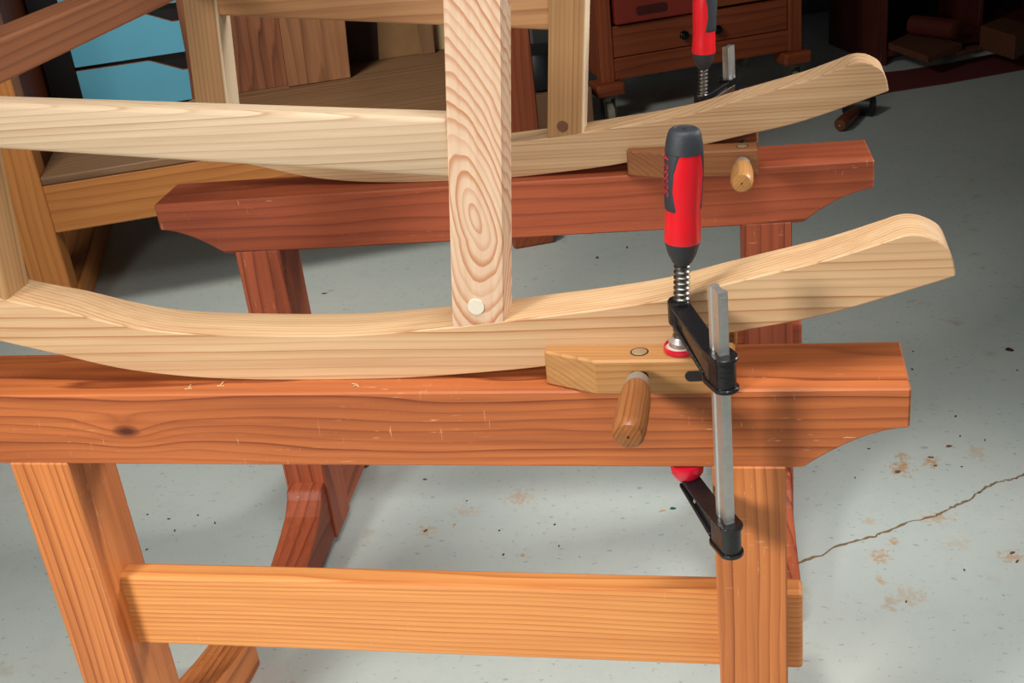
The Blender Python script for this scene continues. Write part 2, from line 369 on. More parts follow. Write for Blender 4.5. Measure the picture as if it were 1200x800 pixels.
out = [(x, z+FZ+.0008) for x, z in spline(bot, 4)] + [(x, z+FZ) for x, z in spline(top, 4)]
ROCK = wood('pale_rocker', 'x', lin(207,173,131), lin(158,104,60), freq=190, amp=.007, pith=(.5,.2), warp=(1.4,9), rough=.55, fibre=.14, late=.4, blotch=.12)
for y in (Y1, Y2):
    obj('rocker', prism(out, y-.35, y+RT-.35, 'xz', .0012), ROCK, chair)
POST_FIG = wood('figured_post', 'z', lin(216,188,158), lin(178,112,68), freq=60, amp=.014, warp=(11,30), rough=.6, fibre=.12, late=.85, blotch=.1, figure=(.118,.026,.24,2.9))
TILT = Euler((0, math.atan(LEAN), 0))
def ztop(x):
    P = spline(top, 4)
    for a, c in zip(P, P[1:]):
        if c[0] <= x <= a[0]: return a[1] + (c[1]-a[1])*(a[0]-x)/max(a[0]-c[0], 1e-6)
PW, PD = .0535, .046
def post(xl, y, mat, hgt, plug):
    za, zb = ztop(xl)-.001, ztop(xl+PW)-.001
    zm = min(za, zb)
    # bottom cut to sit on the curved rocker
    k = LEAN
    pts = [(0, za-zm-.003), (PW, zb-zm-.003 + k*PW*.0), (PW, hgt), (0, hgt)]
    # local frame tilted: allow for the lean when trimming
    pts[0] = (0, za - zm - .002); pts[1] = (PW, zb - zm + k*PW - .002)
    o = obj('post', prism(pts, 0, PD, 'xz', .0014), mat, chair, (xl, y-.35, zm+FZ), TILT)
    px, pz, pr_, pm = plug
    b = lathe([(pr_, 0), (pr_*.96, .0012)], 14, mat=Matrix.Translation((px, 0, pz)) @ Matrix.Rotation(pi/2, 4, 'X'))
    obj('dowel_plug', b, pm, o)
    return o
post(.0625, Y1+.0005, POST_FIG, .46, (.025, .026, .0088, PLUGL))
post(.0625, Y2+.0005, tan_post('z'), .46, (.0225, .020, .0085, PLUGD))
post(-.4855, Y1+.0005, wood('olive_post','z', lin(176,136,90), lin(132,94,56), freq=190, amp=.004, warp=(1.2,9), rough=.55, fibre=.25, late=.5, blotch=.3), .60, (.025, .026, .0085, PLUGD))
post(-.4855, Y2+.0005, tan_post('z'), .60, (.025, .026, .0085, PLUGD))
# side stretchers follow the lean of the frame
def rail(y, zl, hl, hr, xa, xb, mat):
    s = -.112
    pts = [(0, 0), (xb-xa, s*(xb-xa)), (xb-xa, s*(xb-xa)+hr), (0, hl)]
    return obj('side_stretcher', prism(pts, 0, .030, 'xz', .005, seg=3), mat, chair, (xa, y-.35, zl+FZ), smooth=True)
rail(Y1+.006, .2715, .048, .0595, -.422, .085, pale_rail('x'))
rail(Y2+.006, .2715, .048, .0595, -.422, .085, wood('warm_rail','x', lin(196,146,98), lin(150,98,62), freq=110, amp=.008, warp=(1.4,9), rough=.55))
cr = box(-.018, .018, 0, Y2-Y1-PD+.006, 0, .047, .004, 2)
obj('cross_stretcher', cr, wood('brown_rail','y', lin(150,94,60), lin(108,62,40), freq=130, amp=.008, warp=(1.4,9), rough=.55), chair, (-.4415, Y1+PD-.003-.35, .3165+FZ), TILT)

# ------------------------------------------------------------------ wooden handscrew clamps
def handscrew(label, x0, yf, z0, ymid, near_spindle, thick, x_len=.188, jw=.037, jh=.038, hl=.104, jm=None, hm=None, spx=(.096, .166)):
    """two jaws either side of the rocker; near_spindle picks the screw whose handle faces the front"""
    t = thing('handscrew_clamp', label, 'clamp', (x0+x_len/2, yf, z0), 0, 'wooden handscrew clamps')
    h = x_len/2; jm = jm or maple('x'); hm = hm or turned('z')
    tip = .054
    def jaw(ya, sgn):
        y_out, y_in = ya, ya+sgn*jw
        pts = [(-h, ya+sgn*(jw-.014)), (-h, y_in), (h, y_in), (h, y_out), (-h+tip, y_out)]
        return obj('jaw', prism(pts, 0, jh, 'xy', .0022), jm, t)
    j1 = jaw(0, 1); j2 = jaw(jw*2+thick, -1)
    for k, sx in enumerate(spx):
        x = -h+sx; zc = jh*.54
        front = (k == near_spindle)
        ya, yb = (-.018, jw*2+thick+.012) if front else (.002, jw*2+thick+.018)
        prof = []; L = yb-ya; n = int(L/.0022)
        for i in range(n+1): prof.append((.0046 if i % 2 else .0039, L*i/n))
        obj('spindle', lathe(prof, 12, mat=along((x, ya, zc), (x, yb, zc))), DSTEEL, t, smooth=True)
        # slot in the jaw faces, barrel nut on top
        for (yy, sg) in ((-.0004, -1), (jw*2+thick+.0004, 1)):
            sl = bmesh.new(); pts = []
            for i in range(20):
                a = 2*pi*i/20; pts.append((x + math.copysign(.004, math.cos(a)) + .0055*math.cos(a), zc + .0058*math.sin(a)))
            obj('slot', prism(pts, yy, yy+sg*.0002, 'xz', 0), VOID, t)
        for yy in (jw*.5, jw*1.5+thick):
            obj('barrel_nut', lathe([(.0076, jh-.004), (.0076, jh+.0004), (.0068, jh+.0007)], 18, mat=Matrix.Translation((x, yy, 0))), plain('nut_end', lin(176,150,116), .5, .3, var=.2, bscale=200), t, smooth=True)
            obj('nut_recess', lathe([(.0091, jh-.003), (.0091, jh+.0002)], 20, mat=Matrix.Translation((x, yy, 0))), VOID, t)
        if front: p, q = (x, -.010, zc), (x, -.010-hl, zc)
        else: p, q = (x, jw*2+thick+.006, zc), (x, jw*2+thick+.006+hl, zc)
        hb = hl; hl_ = hl if front else .068; hl = hl_
        hp = [(.0105,.010),(.0115,.013),(.0138,.022),(.0152,.036),(.0156,.048),(.0156,hl-.014),(.0148,hl-.006),(.0120,hl-.0015),(.006,hl),(.0012,hl)]
        ho = obj('handle', lathe(hp, 28), hm, t, smooth=True, xf=along(p, q))
        obj('ferrule', lathe([(.0100,.0),(.0114,.001),(.0122,.012),(.0118,.014)], 24), DSTEEL if False else STEEL, ho, smooth=True)
        obj('handle_end_pin', lathe([(.0014, hl-.0005), (.0011, hl+.0006)], 8), VOID, ho); hl = hb
    return t
handscrew('wooden handscrew clamp with its brown handle pointing forward, on the orange sawhorse beam', .157, -.0085, FZ, .05, 0, RT+.0008, spx=(.096, .150))
handscrew('wooden handscrew clamp with its handle at the jaw end, on the russet sawhorse beam', .180, Y2-.0375, FZ+.001, .7, 1, RT+.0008, hl=.082, hm=wood('tan_handle','z', lin(206,150,88), lin(160,104,56), freq=240, amp=.006, rough=.35), jm=wood('brown_maple','x', lin(160,104,64), lin(118,70,42), freq=200, amp=.006, rough=.5, fibre=.3, blotch=.4))

# ------------------------------------------------------------------ bar clamps
def sweep_box(p, q, w0, h0, w1, h1, bev=.002, top_off=(0,0)):
    """tapered bar from p to q, horizontal width w and height h at each end"""
    p, q = Vector(p), Vector(q); d = (q-p); d.z = 0; d.normalize(); s = Vector((-d.y, d.x, 0)); up = Vector((0,0,1))
    b = bmesh.new(); V = []
    for c, w, h in ((p, w0, h0), (q, w1, h1)):
        for a, e in ((-1,-1),(1,-1),(1,1),(-1,1)): V.append(b.verts.new(c + s*w/2*a + up*h/2*e))
    for f in ((0,1,2,3),(4,5,6,7),(0,1,5,4),(1,2,6,5),(2,3,7,6),(3,0,4,7)): b.faces.new([V[i] for i in f])
    bmesh.ops.recalc_face_normals(b, faces=b.faces); bevel(b, bev, 2); return b
GRIP = [(.0072,.0),(.0098,.003),(.0135,.011),(.0168,.0235),(.0172,.0255),(.0166,.040),(.0161,.050),(.0164,.060),(.0172,.078),(.0174,.092),(.0170,.106),(.0158,.120),(.0150,.126)]
def grip_r(z):
    for (r0, z0), (r1, z1) in zip(GRIP, GRIP[1:]):
        if z0 <= z <= z1: return r0 + (r1-r0)*(z-z0)/(z1-z0)
    return GRIP[-1][0]
def bar_clamp(label, sx, sy, zj, flip, zl, face, bar_tip, drop=.022):
    """screw axis at sx, sy; zj = height pressed on; flip = -1 bar towards the front, +1 towards the back; zl = underside gripped"""
    t = thing('bar_clamp', label, 'clamp', (sx, sy, 0), 0, 'red handled bar clamps')
    dirv = Vector((.040, flip*.076, 0)); d = dirv.normalized(); s = Vector((-d.y, d.x, 0)); bx = dirv
    a_bar = math.atan2(d.y, d.x)
    # bar with a shallow groove on each wide side and serrated narrow edges
    w, th = .0205, .0095
    zb, zt = zl-.052, bar_tip
    prof = [(-w/2,-th/2),(-w*.27,-th/2),(-w*.2,-th*.36),(w*.2,-th*.36),(w*.27,-th/2),(w/2,-th/2),(w/2,th/2),(w*.27,th/2),(w*.2,th*.36),(-w*.2,th*.36),(-w*.27,th/2),(-w/2,th/2)]
    bar = obj('bar', prism(prof, zb, zt, 'xy', 0), STEEL, t, bx, (0,0,a_bar))
    sr = bmesh.new(); n = 150
    for i in range(n):
        z = zb+.03 + (zt-zb-.034)*i/n
        for e in (-1, 1): box(e*w/2-.0003, e*w/2+.0003, -th*.36, th*.36, z, z+(zt-zb-.034)/n*.55, 0, bm=sr)
    so = obj('serration', sr, STEEL, bar); so['kind'] = 'stuff'
    # arms
    def arm(name, pe, qe, h0, h1, hb, wb):
        p, q = Vector(pe), Vector(qe)
        b = sweep_box(p, q, .013, h0, .013, h1, .002)
        for e in (-1, 1):          # flanges make the I section
            for top in (1, -1):
                off = Vector((0,0,1))*top
                fb = sweep_box(p+off*(h0/2-.002), q+off*(h1/2-.002), .0195, .0045, .0195, .0045, .0012)
                if e == 1: merge(b, fb)
                else: fb.free()
        # boss round the bar
        m = Matrix.Translation(Vector((bx.x, bx.y, q.z))) @ Matrix.Rotation(a_bar, 4, 'Z')
        ol = []
        for k in range(24):
            a = 2*pi*k/24; ol.append((math.copysign(.009, math.cos(a)) + .0105*math.cos(a), .0105*math.sin(a)))
        merge(b, prism(ol, -hb/2, hb/2, 'xy', .0015), m)
        for zz in (-hb/2+.0018, hb/2-.0018):
            merge(b, prism([(x*1.12, y*1.18) for x, y in ol], zz-.0022, zz+.0022, 'xy', .0008), m)
        return b
    zs = zj+.042                               # boss of the sliding arm above the pad
    up = arm('sliding_arm', (0, 0, zs-.001), (bx.x*.80, bx.y*.80, zs-drop), .022, .028, .034, .02)
    merge(up, lathe([(.0098,-.0125),(.0108,-.011),(.0108,.011),(.0098,.0125)], 20), Matrix.Translation((0,0,zs)))
    ua = obj('sliding_arm', up, CAST, t, smooth=False)
    pl = sweep_box(Vector((bx.x*.25,bx.y*.25,zs-.006)), Vector((bx.x*.98,bx.y*.98,zs-drop-.002)), .0150, .010, .0222, .017, .001)
    obj('worn_side', pl, BRONZE, ua)
    lo = arm('fixed_arm', (0,0,zl-.021), (bx.x*.80,bx.y*.80,zl-.034), .013, .026, .034, .02)
    la = obj('fixed_arm', lo, CAST, t)
    obj('pad_cap', lathe([(.0165,zl-.0005),(.0172,zl-.003),(.0165,zl-.011),(.0115,zl-.019),(.0095,zl-.020)], 24), REDPAD, la, smooth=True, label='red plastic pad cap')
    rv = lathe([(.0022,0),(.0022,.001),(.001,.0016)], 10, mat=along(Vector((0,0,zl-.024))+bx*.42-s*.0088*flip*-1, Vector((0,0,zl-.024))+bx*.42-s*.02*flip*-1)); obj('rivet', rv, STEEL, la, smooth=True)
    # screw, leaning a little with the arm
    lean = Euler((0, .06, 0))
    root = zj+.0095
    L = .083; prof = []; n = 60
    for i in range(n+1):
        prof.append(((.0062, .0079, .0077, .0061)[i % 4], L*i/n))
    sc = obj('screw', lathe(prof, 18), DSTEEL, t, (0,0,root), lean, smooth=True)
    obj('swivel_plate', lathe([(.0090,-.004),(.0116,-.003),(.0116,.0015),(.0092,.004),(.0080,.006)], 24), STEEL, sc, smooth=True)
    pd = obj('pad', lathe([(.0150,zj+.0003),(.0150,zj+.004),(.0115,zj+.0065),(.009,zj+.0072)], 28), PADW, t, smooth=True)
    ring = [(.0130,zj+.0002),(.0162,zj+.0006),(.0169,zj+.003),(.0168,zj+.0062),(.0158,zj+.0066),(.0148,zj+.0040)]
    obj('pad_rim', lathe(ring, 32, cap=False), REDPAD, pd, smooth=True, label='red rubber rim')
    # grip
    gz = L-.001
    gp = obj('grip', lathe([p for p in GRIP if p[1] >= .0235] + [(.010,.1265)], 40), RED, sc, (0,0,gz), smooth=True, label='red plastic grip')
    obj('collar', lathe([(.0070,-.0005)] + [p for p in GRIP if p[1] <= .0235] + [(.0165,.0240)], 32), BLACKRUB, sc, (0,0,gz), smooth=True, label='black rubber collar')
    # black overmould: cap and two side panels whose edges curve round the red windows
    ov = bmesh.new(); th_ = .0007
    zz = [.0555,.057,.062,.068,.075,.083,.092,.099,.106,.1095]
    def hw(z): 
        k = [(.0555,46),(.062,50),(.075,58),(.092,54),(.106,40),(.1095,36)]
        for (a,b_),(c,d_) in zip(k,k[1:]):
            if a <= z <= c: return math.radians(b_+(d_-b_)*(z-a)/(c-a))
        return math.radians(36)
    for side in (0, pi):
        rows = []
        for i, z in enumerate(zz):
            a0 = face+side+hw(z); a1 = face+side+pi-hw(z); r = grip_r(z) + (th_ if 0 < i else 0)
            rows.append([ov.verts.new(((r if 0 < k < 14 else r-th_*1.2)*math.cos(a0+(a1-a0)*k/14), (r if 0 < k < 14 else r-th_*1.2)*math.sin(a0+(a1-a0)*k/14), z)) for k in range(15)])
        for a, c in zip(rows, rows[1:]):
            for k in range(14): ov.faces.new((a[k], a[k+1], c[k+1], c[k]))
    lathe([(grip_r(.109)-.0004,.1088),(grip_r(.1095)+th_,.1098),(grip_r(.118)+th_,.118),(.0150,.126),(.0138,.1290),(.0120,.1305),(.0095,.1308),(.0090,.1303),(.0012,.1303)], 40, bm=ov)
    obj('overmould', ov, BLACKRUB, gp, smooth=True, label='black rubber side panels and end cap')
    obj('end_hole', lathe([(.0016,.1304),(.0016,.1309)], 10), VOID, gp)
    # raised lettering running up the black panel
    fc = bpy.data.curves.new('lettering', 'FONT'); fc.body = 'BESSEY'; fc.size = .0125; fc.align_x = 'CENTER'; fc.align_y = 'CENTER'; fc.shear = .25; fc.space_character = 1.05
    to = bpy.data.objects.new('tmp_text', fc); COL.objects.link(to); bpy.context.view_layer.update()
    me = bpy.data.meshes.new_from_object(to.evaluated_get(bpy.context.evaluated_depsgraph_get())); COL.objects.unlink(to); bpy.data.objects.remove(to)
    bt = bmesh.new(); bt.from_mesh(me); bpy.data.meshes.remove(me)
    for v in bt.verts:
        along_z = .089 + v.co.x; ang = face - math.radians(86) - v.co.y/.0176*-1*-1
        r = grip_r(along_z) + th_ + .0003
        v.co = (r*math.cos(ang), r*math.sin(ang), along_z)
    obj('lettering', bt, RED, gp)
    return t
bar_clamp('red handled bar clamp pressing the handscrew onto the orange sawhorse beam', .2935, .0120, FZ+.038, -1, FZ-BH, math.radians(-90+27), FZ+.137)
bar_clamp('red handled bar clamp standing behind the far rocker tip', .2860, .7415, FZ+.039, 1, FZ-BH, math.radians(-90-40), FZ+.143, .002)

# ------------------------------------------------------------------ workbench behind on the left
V0 = 1.965
wb = uvthing('workbench_rack', 'heavy timber workbench built as an open rack, with thick legs and a low shelf', 'rack', -.06, V0+.47)  # a workbench, its top left off so light reaches the shelf
ZSH = FZ-.247
slab('leg', bench_wood('z'), -.795, -.700, V0, V0+.10, .08, .95, .004, wb)
slab('leg', cherry('z'), .477, .573, V0, V0+.10, .055, .95, .004, wb)
slab('leg', bench_wood('z'), -.795, -.737, V0+.85, V0+.95, .08, .95, .004, wb)
slab('leg', bench_wood('z'), .520, .573, V0+.85, V0+.95, .055, .95, .004, wb)
slab('foot', bench_wood('y'), -.805, -.69, V0-.03, V0+.98, 0, .085, .006, wb)
slab('foot', cherry('y'), .467, .585, V0-.008, V0+.98, 0, .06, .006, wb)
slab('end_panel', cherry('z'), -.775, -.737, V0+.1, V0+.85, .30, .93, .002, wb)
slab('front_rail', bench_wood('x'), -.701, .478, V0+.006, V0+.05, FZ-.395, ZSH-.022, .003, wb)
slab('back_rail', bench_wood('x'), -.738, .521, V0+.88, V0+.92, FZ-.395, ZSH-.022, .003, wb)
slab('shelf', shelf_wood('x'), -.701, .478, V0+.004, V0+.94, ZSH-.022, ZSH, .004, wb)
slab('top_rail', bench_wood('x'), -.738, .521, V0+.88, V0+.92, .85, .95, .004, wb)

# things stored on the shelf
def uvp(p, fr=(U22, V22)): return Vector((p.dot(fr[0]), p.dot(fr[1]), p.z))
def on_v(u, v, vv): return uvp(at_plane(u, v, V22*vv, V22))
vB = uvp(at_z(198, 123, ZSH)).y
a = on_v(91, 92, vB); b_ = on_v(240, 60, vB)
uL, uR = a.x, a.x+.352
zmid = on_v(150, 73, vB).z
dz = on_v(150, 73, vB).z - ZSH
du = uvthing('drawer_unit', 'black drawer unit with pale blue drawer fronts on the rack shelf', 'drawer unit', (uL+uR)/2, vB+.15, ZSH)
slab('carcass', BLACKP, uL-.085, uL, vB-.004, vB+.3, ZSH, ZSH+3*dz+.03, .002, du)
slab('carcass', BLACKP, uR, uR+.02, vB+.004, vB+.3, ZSH, ZSH+3*dz+.03, .002, du)
slab('carcass', BLACKP, uL, uR, vB+.02, vB+.3, ZSH, ZSH+3*dz+.03, .002, du)
UM = Matrix((U22, V22, Vector((0,0,1)))).transposed()
for k in range(3):
    z0, z1 = ZSH+.006+dz*k, ZSH+dz*(k+1)-.004
    nu = on_v(204, 70, vB).x
    pts = [(uL, z0), (uR, z0), (uR, z1), (nu+.085, z1-.004), (nu+.055, z1-.040), (nu+.02, z1-.040), (nu-.065, z1-.002), (nu-.075, z1), (uL, z1)]
    w = UM @ Vector((uL, vB, z0))
    bm = prism([(x-uL, z-z0) for x, z in pts], 0, .016, 'xz', .001)
    for f in bm.faces: f.material_index = 0 if abs(f.normal.y) > .9 else 1
    o = obj('drawer_front', bm, [BLUE, PLYEDGE]); o.matrix_world = Matrix.Translation(w) @ UM.to_4x4(); o.parent = du; o.matrix_parent_inverse = du.matrix_basis.inverted()

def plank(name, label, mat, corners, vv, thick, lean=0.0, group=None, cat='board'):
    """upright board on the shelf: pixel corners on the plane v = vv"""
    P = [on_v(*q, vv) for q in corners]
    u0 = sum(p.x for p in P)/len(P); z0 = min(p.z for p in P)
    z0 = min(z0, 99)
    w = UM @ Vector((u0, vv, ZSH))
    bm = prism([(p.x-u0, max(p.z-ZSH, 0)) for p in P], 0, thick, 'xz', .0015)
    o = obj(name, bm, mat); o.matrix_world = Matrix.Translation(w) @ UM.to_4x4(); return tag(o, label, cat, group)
vP = uvp(at_z(340, 100, ZSH)).y
plank('plank', 'broad reddish brown plank standing upright at the back of the rack shelf', walnut('z'), [(262,114),(338,102),(318,-40),(228,-40)], vP+.002, .02)
plank('plank', 'lighter brown plank standing upright beside the reddish one on the rack shelf', wood('tan_plank','z', lin(180,126,84), lin(120,78,50), freq=26, amp=.08, warp=(1.6,9), rough=.6, blotch=.5), [(338,102),(411,91),(398,-40),(318,-40)], vP-.028, .024)
vQ = vP+.16
plank('panel', 'ochre plywood panel leaning in the shadow at the back of the rack shelf', OCHREB, [(448,95),(500,90),(496,-20),(440,-20)], vQ, .012)
plank('batten', 'narrow brown batten beside the ochre panel on the rack shelf', shelf_wood('z'), [(497,90),(514,90),(504,-20),(484,-20)], vQ-.02, .018)
plank('batten', 'cream board standing beside the narrow batten', CREAMB, [(511,90),(532,87),(524,-20),(500,-20)], vQ+.014, .015)
plank('gap_shade_sheet', 'dark sheet standing in for the shade in the gap behind the rack shelf planks', plain('gap_shade', lin(66,42,30), .7, var=.2, bscale=10), [(395,104),(452,96),(446,-20),(380,-20)], vQ+.02, .015)  # dark sheet added where the gap between the boards is only shaded
plank('live_edge_board', 'dark brown board end beside the blue drawers', walnut('z'), [(226,122),(262,118),(250,-40),(199,-40),(209,20),(213,40),(216,55),(221,85)], vB-.03, .02)

# things under and beyond the right bench leg
pz = at_z(636, 168)
bo = uvp(pz)
bb = box(-.17, .17, 0, .25, 0, .17, .003)
tag(obj('cardboard_box', bb, CARD, None, (*(UM @ Vector((bo.x+.02, bo.y, 0))).xy, 0), (0,0,math.radians(22))), 'brown cardboard box on the floor beyond the rack leg', 'box')
gb = box(-.11, .11, 0, .2, 0, .52, .01, 2)
tag(obj('storage_bin', gb, plain('grey_plastic', lin(186,190,192), .5, var=.05), None, (*(UM @ Vector((bo.x-.02, bo.y+.42, 0))).xy, 0), (0,0,math.radians(22))), 'tall pale grey bin behind the cardboard box', 'bin')
dr = lathe([(.085,0),(.10,.01),(.10,.12),(.092,.13),(.04,.132)], 28)
tag(obj('canister', dr, BLACKP, None, (*(UM @ Vector((bo.x+.03, bo.y+.12, 0))).xy, .17), smooth=True), 'black round canister sitting on the cardboard box', 'canister')

# ------------------------------------------------------------------ rolling cabinet
UC, VC = frame(24.3)
FC = (UC, VC)
vC = 3.03
def cp(u, v): p = at_plane(u, v, VC*vC0, VC); return Vector((p.dot(UC), vC0, p.z))
# plane chosen so that the casters touch the floor
vC0 = None
best = None
for k in range(60):
    vC0 = 2.6 + .01*k
    z = (cp(697,118).z + cp(913,74).z)/2
    if best is None or abs(z-.105) < best[0]: best = (abs(z-.105), vC0)
vC0 = best[1]
ul, ur = cp(705,101).x, cp(940,56).x
zb = cp(721,94.5).z; zdr = (cp(716,31.5).z + cp(804,16.6).z)/2
rc = thing('rolling_cabinet', 'reddish brown rolling shop cabinet on casters with a red drawer', 'cabinet', (*(UC*(ul+ur)/2+VC*(vC0+.25)).xy, 0), math.radians(24.3))
LWc = .052; ZB0 = .105; ZB1 = .150; CT = .9
for (u0, v0) in ((ul, vC0), (ur-LWc, vC0), (ul, vC0+.45), (ur-LWc, vC0+.45)):
    slab('leg', cherry('z'), u0, u0+LWc, v0, v0+LWc, ZB1-.002, CT, .003, rc, FC)
    fb = slab('foot_block', cherry('x'), u0-.028, u0+LWc+.028, v0-.028, v0+LWc+.028, ZB0, ZB1, .010, rc, FC, 2)
    cx, cy = u0+LWc/2, v0+LWc/2
    w = UC*cx + VC*cy
    M3 = Matrix((UC, VC, Vector((0,0,1)))).transposed().to_4x4()
    b = bmesh.new()
    lathe([(.034, ZB0-.012), (.036, ZB0-.006), (.030, ZB0+.001)], 16, bm=b)
    box(-.022, -.019, -.03, .02, .03, ZB0-.01, .0005, bm=b); box(.019, .022, -.03, .02, .03, ZB0-.01, .0005, bm=b)
    co = obj('caster', b, CASTERW, smooth=False); co.matrix_world = Matrix.Translation(w) @ M3; co.parent = rc; co.matrix_parent_inverse = rc.matrix_basis.inverted()
    wh = obj('wheel', lathe([(.030,-.015),(.036,-.012),(.0375,0),(.036,.012),(.030,.015)], 22, mat=Matrix.Translation((0,-.008,.0375)) @ Matrix.Rotation(pi/2, 4, 'Y')), plain('caster_wheel', lin(168,160,140), .5), co, smooth=True)
ua_, ub_ = ul+LWc, ur-LWc
slab('side_panel', cherry('z'), ul+.012, ul+.03, vC0+LWc, vC0+.45, zb, CT, .002, rc, FC)
slab('side_panel', cherry('z'), ur-.03, ur-.012, vC0+LWc, vC0+.45, zb, CT, .002, rc, FC)
slab('bottom_panel', cherry('x'), ua_, ub_, vC0+.03, vC0+.46, zb+.005, zb+.02, .002, rc, FC)
slab('back_panel', cherry('x'), ua_, ub_, vC0+.46, vC0+.47, zb, CT, .002, rc, FC)
umid = cp(822, 40).x
zr = cp(760, 70).z
slab('bottom_rail', cherry('x'), ua_-.001, ub_+.001, vC0+.004, vC0+.03, zb, zb+.075, .002, rc, FC)
for (u0, u1) in ((ua_+.002, umid-.003), (umid+.003, ub_-.002)):
    d = slab('door', cherry('x'), u0, u1, vC0+.006, vC0+.026, zb+.078, zdr-.004, .002, rc, FC)
    ku = cp(800,40).x if u1 < umid else cp(839,36).x
    kb = lathe([(.006,0),(.0075,-.008),(.016,-.016),(.016,-.024),(.009,-.029)], 18, mat=Matrix.Rotation(-pi/2, 4, 'X'))
    w = UC*ku + VC*(vC0+.004)
    ko = obj('knob', kb, plain('black_knob', lin(14,14,16), .12), smooth=True)
    ko.matrix_world = Matrix.Translation((w.x, w.y, cp(802,40).z)) @ M3; ko.parent = d; ko.matrix_parent_inverse = d.matrix_world.inverted()
# red drawer with a finger slot
zd1 = zdr+.10
dd = slab('drawer', REDBOX, ua_+.012, umid-.012, vC0-.012, vC0+.4, zdr+.004, zd1, .003, rc, FC)
h0, h1 = cp(744,12), cp(781,5)
hu0, hu1 = h0.x, h1.x; hz = (cp(746,12).z + cp(780,7).z)/2
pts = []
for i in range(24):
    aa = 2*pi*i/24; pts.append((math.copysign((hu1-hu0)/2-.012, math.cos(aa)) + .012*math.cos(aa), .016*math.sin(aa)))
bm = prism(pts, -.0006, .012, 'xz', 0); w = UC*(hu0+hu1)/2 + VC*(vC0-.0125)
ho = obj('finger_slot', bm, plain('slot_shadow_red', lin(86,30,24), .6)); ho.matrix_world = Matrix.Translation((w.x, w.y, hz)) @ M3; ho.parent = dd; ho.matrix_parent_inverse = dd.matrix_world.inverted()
slab('drawer', cherry('x'), umid+.006, ub_-.004, vC0+.012, vC0+.4, zdr+.004, zd1, .003, rc, FC)
slab('upper_front', cherry('x'), ua_, ub_, vC0+.004, vC0+.03, zd1+.012, CT, .002, rc, FC)
slab('cabinet_top', cherry('x'), ul-.02, ur+.02, vC0-.02, vC0+.52, CT, CT+.03, .003, rc, FC)

# ------------------------------------------------------------------ dark open bookcase on the right
k0 = uvp(at_z(1039, 77)); bu, bv = k0.x, k0.y
def mahogany(axis): return wood('dark_mahogany', axis, lin(104,48,38), lin(70,30,26), freq=60, amp=.02, warp=(1.2,6), rough=.4)
DARKC = mahogany
bk = uvthing('bookcase', 'dark red brown open bookcase with boards on its bottom shelf', 'bookcase', bu+.5, bv+.25)
slab('side_panel', DARKC('z'), bu-.024, bu, bv, bv+.46, 0, 1.4, .002, bk)
slab('side_panel', DARKC('z'), bu+1.3, bu+1.324, bv, bv+.46, 0, 1.4, .002, bk)
slab('bottom_shelf', DARKC('x'), bu, bu+1.3, bv+.01, bv+.46, .03, .055, .002, bk)
slab('shelf', DARKC('x'), bu, bu+1.3, bv+.02, bv+.46, .52, .545, .002, bk)
slab('back_panel', BLACKP, bu, bu+1.3, bv+.45, bv+.46, .055, 1.4, 0, bk)
slab('top_panel', DARKC('x'), bu, bu+1.3, bv, bv+.46, 1.376, 1.4, .002, bk)
slab('divider', DARKC('z'), bu+.46, bu+.48, bv+.14, bv+.45, .055, .52, .002, bk)
def floorpoly(name, label, cat, mat, px, z0, th, group=None):
    P = [at_z(*q, z0+th) for q in px]; c = sum(P, Vector())/len(P)
    bm = prism([(p.x-c.x, p.y-c.y) for p in P], 0, th, 'xy', .0015)
    return tag(obj(name, bm, mat, None, (c.x, c.y, z0)), label, cat, group)
bz = .055
DB = wood('dark_board', 'x', lin(116,72,48), lin(80,46,32), freq=60, amp=.02, rough=.6)
floorpoly('board', 'wide brown board lying askew on the bottom shelf of the bookcase', 'board', DB, [(1041,50),(1087,66),(1128,51),(1072,36)], bz+.012, .025)
floorpoly('board', 'short board under the wide one on the bookcase shelf', 'board', DB, [(1056,60),(1072,66),(1116,60),(1118,52),(1080,46)], bz, .012)
floorpoly('offcut', 'square timber offcut at the right of the bookcase shelf', 'offcut', DB, [(1149,30),(1190,42),(1215,30),(1175,20)], bz, .085)
floorpoly('board', 'thin strip of wood along the front of the bookcase shelf', 'board', DB, [(1120,62),(1150,55),(1144,52),(1117,57)], bz, .012)
lg = at_z(1122, 40, bz+.06)
lgm = lathe([(.03,0),(.037,.004),(.038,.05),(.037,.2),(.032,.204)], 18)
tag(obj('timber_round', lgm, mahogany('z'), None, (lg.x, lg.y, bz+.095), None, True, xf=Matrix.Translation((lg.x, lg.y, bz+.0755)) @ along((0,0,0), tuple(V22*1.0 - U22*.45)).to_3x3().to_4x4()), 'short round timber resting on the bookcase boards', 'timber')
floorpoly('floor_mat', 'dark red mat on the floor along the bookcase', 'mat', MATRED, [(1000,88),(1000,118),(1045,107),(1110,97),(1215,78),(1215,52),(1120,72),(1060,82)], 0, .004)

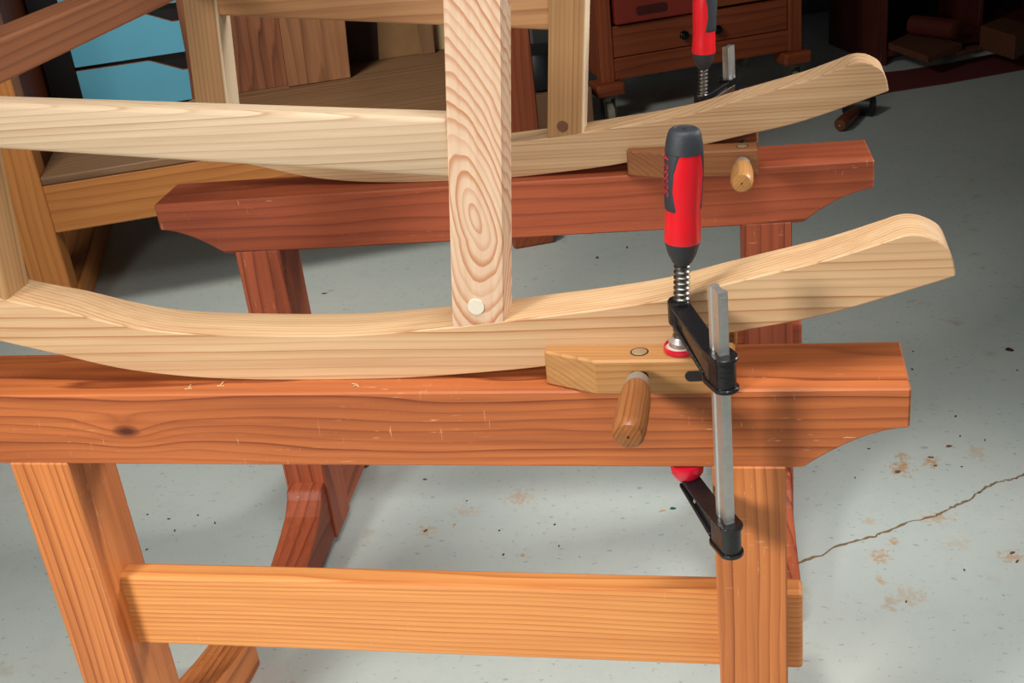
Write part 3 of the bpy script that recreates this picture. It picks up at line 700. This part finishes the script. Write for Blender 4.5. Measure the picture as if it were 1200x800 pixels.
# ------------------------------------------------------------------ tool lying on the floor
p0 = at_z(984, 147, .024); p1 = at_z(1012, 122, .024)
dv = (p1-p0); dv.z = 0; dv.normalize()
tl = thing('mallet', 'mallet with dark turned handle and black head lying on the floor', 'mallet', (p0.x, p0.y, 0))
hl = .17
obj('handle', lathe([(.004,0),(.018,.002),(.0225,.012),(.0235,.04),(.021,.09),(.019,.13),(.016,hl)], 20), wood('dark_handle','z', lin(132,74,50), lin(96,50,36), freq=200, rough=.35), tl, smooth=True, xf=along(Vector((0,0,.024)), Vector((0,0,.024))+dv*hl))
obj('end_pin', lathe([(.003,-.002),(.003,.001)], 8), STEEL, tl, xf=along(Vector((0,0,.024)), Vector((0,0,.024))+dv*hl))
sd = Vector((-dv.y, dv.x, 0)); hc = Vector((0,0,.0375)) + dv*(hl+.03)
obj('head', lathe([(.030,0),(.0365,.004),(.037,.05),(.0365,.096),(.030,.10)], 24), BLACKP, tl, smooth=True, xf=along(hc-sd*.05, hc+sd*.05))

# ------------------------------------------------------------------ chips and shavings on the floor
def flake(name, label, px, size, col, asp=.6, group=None, cat='wood chip', ang=None):
    p = at_z(*px); b = bmesh.new(); n = 7; ang = random.uniform(0, pi) if ang is None else ang
    topv, botv = [], []
    for i in range(n):
        a = 2*pi*i/n; r = size*random.uniform(.35, .55)
        x, y = r*math.cos(a), r*asp*math.sin(a)
        botv.append(b.verts.new((x, y, 0))); topv.append(b.verts.new((x*.9, y*.9, .0012+.0015*random.random())))
    b.faces.new(botv); b.faces.new(topv)
    for i in range(n): b.faces.new((botv[i], botv[(i+1)%n], topv[(i+1)%n], topv[i]))
    tag(obj(name, b, plain(*col), None, (p.x, p.y, 0), (0,0,ang)), label, cat, group)
CB = ('chip_brown', lin(120,84,56), .8); CD = ('chip_dark', lin(70,42,36), .7); CT_ = ('chip_tan', lin(214,176,124), .8); CG = ('chip_green', lin(20,92,70), .6); CK = ('chip_black', lin(58,60,58), .8)
flake('leaf_chip', 'dark brown chip alone on the floor right of the sawhorses', (1183,410), .020, CD, .7)
flake('paint_chip', 'green chip on the floor beside the red clamp pad', (788,596), .012, CG, .5, cat='chip', ang=0)
flake('splinter', 'pale splinter beside the green chip on the floor', (776,599), .012, CT_, .35, cat='splinter', ang=.5)
g1 = 'brown chips scattered on the grey floor'; l1 = 'tiny brown wood chip lying loose on the grey floor'
for q, s in (((172,644),.007),((1112,523),.013),((1091,536),.012),((1096,546),.009),((1052,553),.011),((498,562),.009),((533,615),.008),((499,622),.010),((612,651),.009),((1186,648),.010),((1192,658),.009),((1047,636),.010),((613,586),.009),((375,262+15),.012),((700,302),.014),((735,290),.012),((380,344),.016)):
    flake('wood_chip', l1, q, s, CB if random.random() < .7 else CT_, random.uniform(.4,.8), g1)
g2 = 'dark specks scattered on the grey floor'; l2 = 'dark speck of grit lying on the grey floor'
for q in ((1148,577),(1125,511),(1154,516),(1120,408+80),(1070,412),(1069,433),(1192,434),(1127,547),(148,599),(173,603),(198,608),(120,578),(205,622),(232,604),(252,613),(590,650),(585,622),(547,587),(655,640),(650,615),(1002,560),(1018,526),(1062,705),(1130,668)):
    flake('grit_speck', l2, q, random.uniform(.004,.007), CK, .5, g2, 'speck')
# shavings and dust caught on the sawhorse beam
for (x, y) in ((-.235,.012),(-.2,.018),(-.045,.016)):
    b = bmesh.new()
    for k in range(3): box(-.004, .004, -.0006, .0006, 0, .0006, 0, bm=b) if k == 0 else merge(b, box(-.003,.003,-.0005,.0005,0,.0006,0), Matrix.Rotation(random.uniform(.4,2.4),4,'Z') @ Matrix.Translation((.002*k,0,.0004*k)))
    tag(obj('wood_shaving', b, plain(*CT_), None, (x, y, FZ), (0,0,random.uniform(0,3))), 'pale wood shaving on the orange beam under the rocker', 'shaving', 'shavings on the beam')
